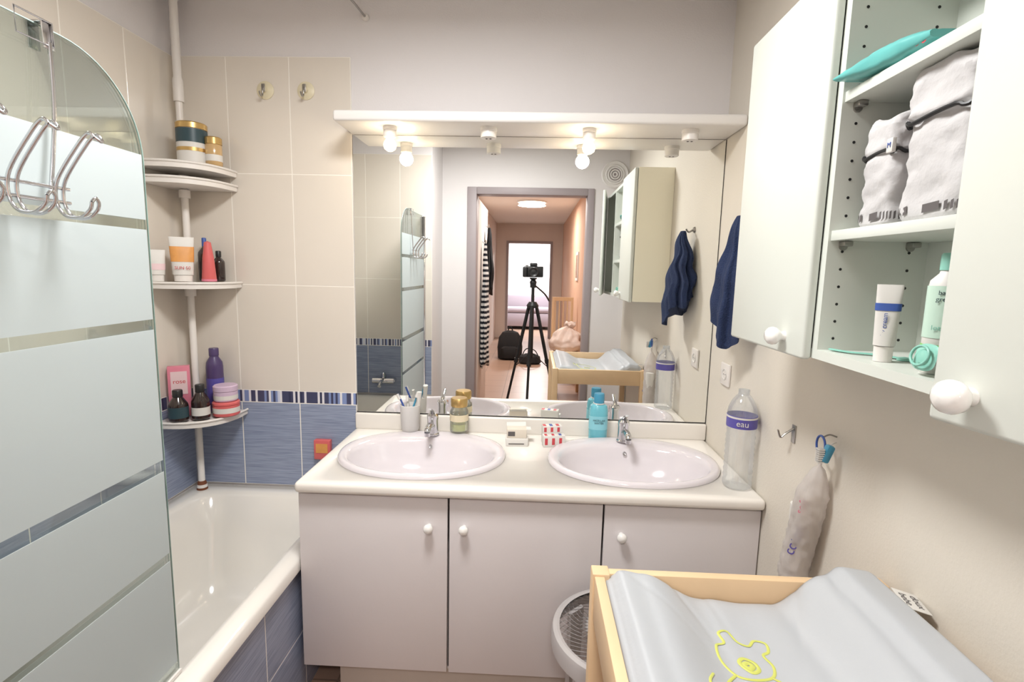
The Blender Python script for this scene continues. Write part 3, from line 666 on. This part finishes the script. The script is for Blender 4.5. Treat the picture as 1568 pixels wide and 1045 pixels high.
mx0,mx1,my0,my1=.162,.692,.30,.980
def zmat(x,y):
    s=(x-mx0)/(mx1-mx0); v=(y-my0)/(my1-my0)
    z=zprof(s)+.005*noise.noise(Vector((x*9,y*7,1)))
    w=max(0,1-abs(v-.5)*2); z-=.010*(1-min(1,w*12))**2
    for a_,b_,c_,h_ in((.30,.95,.35,.9),(.52,.93,-.4,.9),(.25,.9,.8,.7),(.36,.97,.15,.6),(.58,.9,-.25,.6)):
        d=(x-a_)+(y-b_)*c_; z-=.003*h_*math.exp(-(d/.007)**2)*max(0,min(1,(y-.78)*6))
    e=min(s,1-s)*(mx1-mx0); z-=.0025*math.exp(-((e-.018)/.003)**2)
    return z
bm=bmesh.new(); NX,NY=120,90; gr=[]
for j in range(NY+1):
    row=[]
    for i in range(NX+1):
        x=mx0+(mx1-mx0)*i/NX; y=my0+(my1-my0)*j/NY
        row.append(bm.verts.new((x,y,zmat(x,y))))
    gr.append(row)
for j in range(NY):
    for i in range(NX): bm.faces.new((gr[j][i],gr[j][i+1],gr[j+1][i+1],gr[j+1][i]))
per=[gr[0][i] for i in range(NX)]+[gr[j][NX] for j in range(NY)]+[gr[NY][i] for i in range(NX,0,-1)]+[gr[j][0] for j in range(NY,0,-1)]
prev=per
for k,(off,f) in enumerate(((.005,.25),(.006,.6),(.0,1.0))):
    cur=[]
    cxm,cym=(mx0+mx1)/2,(my0+my1)/2
    for v0 in per:
        d=Vector((v0.co.x-cxm,v0.co.y-cym,0)); d=Vector((math.copysign(1,d.x) if abs(abs(d.x)-(mx1-mx0)/2)<1e-4 else 0, math.copysign(1,d.y) if abs(abs(d.y)-(my1-my0)/2)<1e-4 else 0,0))
        cur.append(bm.verts.new((v0.co.x+d.x*off*.2,v0.co.y+d.y*off*.2,v0.co.z+(.802-v0.co.z)*f)))
    for i in range(len(per)):
        j=(i+1)%len(per); bm.faces.new((prev[i],prev[j],cur[j],cur[i]))
    prev=cur
bm.faces.new(prev)
mk('pad',bm,m_mat,mt,80)
def draw(pts,r=.0022,closed=True,n='print_line'):
    P=cat([(a,b_,0) for a,b_ in pts],6,closed)
    P=[Vector((p.x,p.y,zmat(p.x,p.y)+.0006)) for p in P]
    tube(n,P,r,m_print,mt,closed=closed,sm=1,seg=6,flat=.35)
draw([(.33,.80),(.335,.835),(.352,.845),(.35,.868),(.368,.875),(.378,.852),(.395,.845),(.41,.86),(.428,.855),(.425,.835),(.412,.825),(.418,.80),(.405,.775),(.37,.765),(.345,.772)],.0026)
draw([(.345,.772),(.32,.74),(.31,.69),(.33,.65),(.37,.64),(.42,.655),(.44,.70),(.43,.75),(.405,.775)],.0026,False)
draw([(.362,.80),(.372,.812),(.388,.806),(.390,.79),(.375,.782)],.0035)
draw([(.368,.797),(.376,.803),(.383,.797),(.375,.790)],.0045)
draw([(.30,.75),(.285,.72),(.30,.70)],.0024,False); draw([(.36,.72),(.38,.73),(.40,.715),(.38,.70)],.0024)
tg=G('fabric_label_tag',(.704,.885,.885)); Tt=Matrix.Translation((.700,.895,.893))@Matrix.Rotation(math.radians(-12),4,'Z')@Matrix.Rotation(math.radians(12),4,'Y')
box('tag',(-.022,-.03,-.0006),(.020,.03,.0006),m_label,tg,.0002,Tt)
text('doux\nbebe',.019,Tt@Matrix.Translation((0,0,.0009))@Matrix.Rotation(math.radians(-90),4,'Z'),m_mauve,tg)
# ------------------------------------------------------------ perforated stool
st=G('perforated_stool',(.275,1.30,0)); scx,scy,sz,sr=.272,1.318,.50,.185
bm=bmesh.new(); NR,NT=16,46; V=[]
for i in range(NR+1):
    r=.03+(sr-.03)*i/NR; V.append([bm.verts.new((scx+r*math.cos(2*pi*(k+.5*(i%2))/NT),scy+r*math.sin(2*pi*(k+.5*(i%2))/NT),sz-.004*(r/sr)**2)) for k in range(NT)])
fs=[]
for i in range(0,NR-1):
    for k in range(NT):
        if i%2==0: a=V[i][k]; l=V[i+1][(k-1)%NT]; r_=V[i+1][k]; t=V[i+2][k]
        else: a=V[i][k]; l=V[i+1][k]; r_=V[i+1][(k+1)%NT]; t=V[i+2][k]
        fs.append(bm.faces.new((a,r_,t,l)))
big=[f for f in fs if (f.calc_center_median()-Vector((scx,scy,sz))).length>.10]
bmesh.ops.inset_individual(bm,faces=big,thickness=.0046)
bmesh.ops.delete(bm,geom=big,context='FACES')
o=mk('seat_lattice',bm,m_stool,st); md=o.modifiers.new('s','SOLIDIFY'); md.thickness=.002; md.offset=0
lathe('seat_rim',[(sr-.012,.004),(sr-.004,.006),(sr+.006,.002),(sr+.010,-.01),(sr+.010,-.045),(sr+.006,-.045),(sr+.004,-.012),(sr-.012,-.004)],(scx,scy,sz-.004),m_stool,st,N=64)
lathe('seat_hub',[(0,.0),(.035,.0),(.035,.003),(0,.003)],(scx,scy,sz-.0015),m_stool,st)
for k in range(4):
    a=pi/4+k*pi/2; c,s=math.cos(a),math.sin(a)
    ax_=Vector((scx+.165*c,scy+.165*s,sz-.03)); bx2=Vector((scx+.175*c,scy+.175*s,0.0))
    loft('leg',[[p for p in [Vector((q.x+w*(-s)*u+d_*c*v,q.y+w*c*u+d_*s*v,q.z)) for u,v in((-1,-1),(1,-1),(1,1),(-1,1))]] for q,w,d_ in((ax_,.03,.006),(ax_.lerp(bx2,.5),.022,.008),(bx2,.018,.010))],m_stool,st)
tube('lower_ring',[(scx+.17*math.cos(2*pi*k/24),scy+.17*math.sin(2*pi*k/24),.2) for k in range(24)],.006,m_stool,st,closed=True,sm=2)
# ------------------------------------------------------------ round vent
g=G('ventilation_grille',(.615,YF,2.23)); A=Matrix.Rotation(-pi/2,4,'X'); vx=.614
lathe('ring',[(.0,0),(.107,0),(.107,.008),(.098,.016),(.088,.010),(.0,.008)],(vx,YF,2.23),m_white,g,xf=A,N=48)
for r in(.016,.034,.052,.070): tube('louvre',[(vx+r*math.cos(2*pi*k/24),YF+.012,2.23+r*math.sin(2*pi*k/24)) for k in range(24)],.0062,m_white,g,closed=True,sm=1)
lathe('dark_core',[(0,0),(.080,0),(.080,.0007),(0,.0007)],(vx,YF+.0085,2.23),m_frame,g,xf=A)
# ------------------------------------------------------------ photographer camera on tripod (seen in the mirror)
tp=G('camera_tripod',(0,-.09,0)); ty=-.085
tube('centre_column',[(0,ty,.75),(0,ty,1.36)],.013,m_dark,tp,sm=1,seg=12)
lathe('shoulder',[(0,0),(.045,0),(.05,.02),(.03,.05),(0,.055)],(0,ty,1.17),m_dark,tp)
for a in(100,215,330):
    c,s=math.cos(math.radians(a)),math.sin(math.radians(a)); e=.33 if a!=100 else .2
    P0=Vector((.035*c,ty+.035*s,1.19)); P1=Vector((e*c,ty+e*s,.012))
    tube('leg_upper',[P0,P0.lerp(P1,.4)],.015,m_dark,tp,sm=1,seg=10); tube('leg_mid',[P0.lerp(P1,.38),P0.lerp(P1,.72)],.011,m_dark,tp,sm=1,seg=10); tube('leg_low',[P0.lerp(P1,.7),P1],.008,m_dark,tp,sm=1,seg=10)
    tube('clamp',[P0.lerp(P1,.39),P0.lerp(P1,.42)],.019,m_dark,tp,sm=1,seg=10); tube('brace',[Vector((0,ty,.80)),P0.lerp(P1,.45)],.004,m_dark,tp,sm=1)
    lathe('foot',[(0,0),(.012,0),(.012,.02),(0,.025)],(P1.x,P1.y,0),m_dark,tp,N=16)
lathe('ball_head',[(0,0),(.025,0),(.025,.03),(.03,.045),(.018,.065),(.03,.072),(.03,.082),(0,.083)],(0,ty,1.335),m_dark,tp)
tube('pan_handle',[(.02,ty-.01,1.35),(.10,ty-.12,1.28),(.14,ty-.2,1.22)],.007,m_dark,tp)
dc=G('photo_camera',(0,-.085,1.47))
box('body',(-.080,-.125,1.420),(.080,-.070,1.510),m_dark,dc,.010,seg=3); box('prism_hump',(-.030,-.12,1.505),(.030,-.068,1.538),m_dark,dc,.010,seg=3); box('grip',(-.088,-.10,1.42),(-.050,-.050,1.505),m_dark,dc,.010,seg=3)
lathe('lens_barrel',[(0,0),(.036,0),(.036,.02),(.034,.022),(.038,.045),(.036,.05),(.03,.048),(.02,.042),(0,.045)],(0,-.071,1.463),m_dark,dc,xf=Matrix.Rotation(-pi/2,4,'X'))
lathe('dial',[(0,0),(.012,0),(.012,.01),(0,.01)],(-.055,-.095,1.509),m_steel,dc)
# ------------------------------------------------------------ hallway items
hg=G('striped_jersey',(-.43,-.42,1.4)); hanging('jersey',-.425,-.42,.62,1.70,.035,.12,m_strip,9,hg,5,2.0,xmin=-.4605,top=.3,slant=.03)
tube('hook',[(-.4555,-.42,1.72),(-.43,-.42,1.70),(-.425,-.42,1.73)],.005,m_steel,hg)
hg=G('hanging_coat',(-.43,-.72,1.5)); hanging('coat',-.42,-.72,1.25,1.86,.04,.11,m_black,9,hg,6,4.0,xmin=-.4605,top=.3,slant=.04)
tube('hook',[(-.4555,-.72,1.88),(-.43,-.72,1.86),(-.425,-.72,1.89)],.005,m_steel,hg)
bp_=G('backpack',(-.36,-4.4,0)); loft('bag',[sering(-.36,-4.4,z,a,b_,3,32) for z,a,b_ in((0,.17,.10),(.02,.2,.13),(.2,.21,.14),(.36,.19,.12),(.45,.13,.09),(.48,.05,.04))],m_black,bp_); loft('pocket',[sering(-.36,-4.26,z,a,b_,3,24) for z,a,b_ in((.03,.12,.04),(.05,.14,.05),(.2,.14,.05),(.23,.10,.03))],m_black,bp_)
tube('handle',[(-.40,-4.4,.46),(-.38,-4.4,.53),(-.34,-4.4,.53),(-.32,-4.4,.46)],.01,m_black,bp_)
bg=G('camera_bag',(-.02,-4.0,0)); loft('bag',[sering(-.02,-4.0,z,a,b_,2.5,32) for z,a,b_ in((0,.15,.10),(.03,.18,.12),(.12,.16,.11),(.16,.08,.05))],m_black,bg)
tube('strap',[(-.15,-4.0,.12),(-.08,-3.98,.24),(.05,-3.98,.22),(.12,-4.0,.11)],.008,m_black,bg)
cr=G('wooden_high_chair',(.42,-2.9,0))
for lx in(.27,.53):
    for ly in(-3.05,-2.75): box('leg',(lx,ly,0),(lx+.035,ly+.035,1.12 if ly<-3 else .55),m_wood,cr,.003)
box('seat',(.27,-3.05,.53),(.565,-2.715,.55),m_wood,cr,.003); boxes('back_slats',[((.31+.055*k,-3.04,.6),(.325+.055*k,-3.03,1.09)) for k in range(4)]+[((.27,-3.05,1.07),(.565,-3.02,1.12)),((.27,-3.05,.6),(.565,-3.02,.63))],m_wood,cr)
# slumped bag of clothes with a knotted top, on a low bench
pb=G('bag_of_clothes',(.40,-1.9,0)); rg=[]
m_bagp=M('pale_bag',(232,212,200),.5,var=.14,nscale=12,bump=.5,bscale=14)
PR=[(0,.13),(.05,.17),(.2,.185),(.4,.18),(.58,.155),(.72,.115),(.80,.06),(.84,.035),(.88,.05),(.94,.07),(1.0,.06)]
def rp(t):
    for (a,ra),(b_,rb) in zip(PR[:-1],PR[1:]):
        if t<=b_: return ra+(rb-ra)*(t-a)/(b_-a)
    return PR[-1][1]
for i in range(33):
    t=i/32; r=rp(t); rr=[]
    for p in sering(0,0,0,1,1,2.3,56):
        a=math.atan2(p[1],p[0]); q=1+.24*noise.noise(Vector((p[0]*2,p[1]*2,t*4)))+.08*math.sin(8*a+3*t)*t+.05*noise.noise(Vector((p[0]*6,p[1]*6,t*10)))
        rr.append((.40+.05*t*t+p[0]*r*q,-1.9+p[1]*r*q,.547+.33*t+.04*noise.noise(Vector((p[0]*2,p[1]*2,t*2)))*min(1,t*4)))
    rg.append(rr)
loft('bag',rg,m_bagp,pb,ang=80)
hs=G('hall_bench',(.42,-1.9,0)); box('top',(.24,-2.15,.510),(.60,-1.62,.540),m_wood,hs,.004); boxes('legs',[((lx,ly,0),(lx+.035,ly+.035,.515)) for lx in(.25,.56) for ly in(-2.14,-1.66)],m_wood,hs); box('shelf',(.26,-2.13,.2),(.58,-1.64,.22),m_wood,hs)
fr=G('picture_frame',(.61,-3.2,1.5)); box('frame',(.605,-3.4,1.35),(.6195,-3.05,1.75),m_white,fr,.003); box('print',(.6035,-3.36,1.39),(.605,-3.09,1.71),M('print_art',(190,150,130),.6,var=.4,nscale=20),fr)
# ------------------------------------------------------------ lamps
def ceiling_lamp_or_fill(x,y,energy,size,col,name='ceiling_lamp_or_fill'):  # builds the hall lamp seen in the mirror and the added fill lamps
    g=G(name,(x,y,ZC)); mm=bpy.data.materials.get('lamp_diffuser') or M('lamp_diffuser',(255,246,230),.4,emis=3)
    lathe('base',[(0,0),(size*.55,0),(size*.55,-.02),(0,-.02)],(x,y,ZC),m_white,g,N=40)
    lathe('diffuser',[(0,-.02),(size*.5,-.02),(size*.48,-.035),(size*.35,-.05),(0,-.056)],(x,y,ZC),mm,g,N=40)
    L=bpy.data.lights.new('lamp_light','AREA'); L.shape='DISK'; L.size=size; L.energy=energy; L.color=col
    o=bpy.data.objects.new('lamp_light',L); o.location=(x,y,ZC-.06); COL.objects.link(o); o.parent=g; o.matrix_parent_inverse=Matrix.Translation(-Vector(g.location))
ceiling_lamp_or_fill(-.30,.95,27,.42,(.99,.99,.985))  # added fixture, out of view: general fill light for the bathroom
ceiling_lamp_or_fill(-.05,-3.6,40,.40,(1,.94,.87))
ceiling_lamp_or_fill(.1,-8.5,120,.5,(.95,.97,1))  # added lamp, out of view: makes the far room bright
ceiling_lamp_or_fill(0,-.9,23,.30,(1,.985,.965))  # added lamp behind the door head, unseen: extra light from the hall
w=bpy.data.worlds.new('world'); S.world=w; w.use_nodes=True
w.node_tree.nodes['Background'].inputs[0].default_value=(.8,.85,.9,1); w.node_tree.nodes['Background'].inputs[1].default_value=.5
# ------------------------------------------------------------ camera
cam=bpy.data.cameras.new('camera'); cam.lens=18.207; cam.sensor_width=36; cam.clip_start=.01
co=bpy.data.objects.new('camera',cam); COL.objects.link(co)
u=Vector((-.02788,.1336,.99065)); f=Vector((-.0378,.9902,-.1346))
f.normalize(); r=f.cross(u).normalized(); u=r.cross(f).normalized()
mw=Matrix.Identity(4)
for i in range(3): mw[i][0]=r[i]; mw[i][1]=u[i]; mw[i][2]=-f[i]
mw[2][3]=1.47
co.matrix_world=mw
S.camera=co
S.view_settings.view_transform='Standard'; S.view_settings.look='None'; S.view_settings.exposure=.12
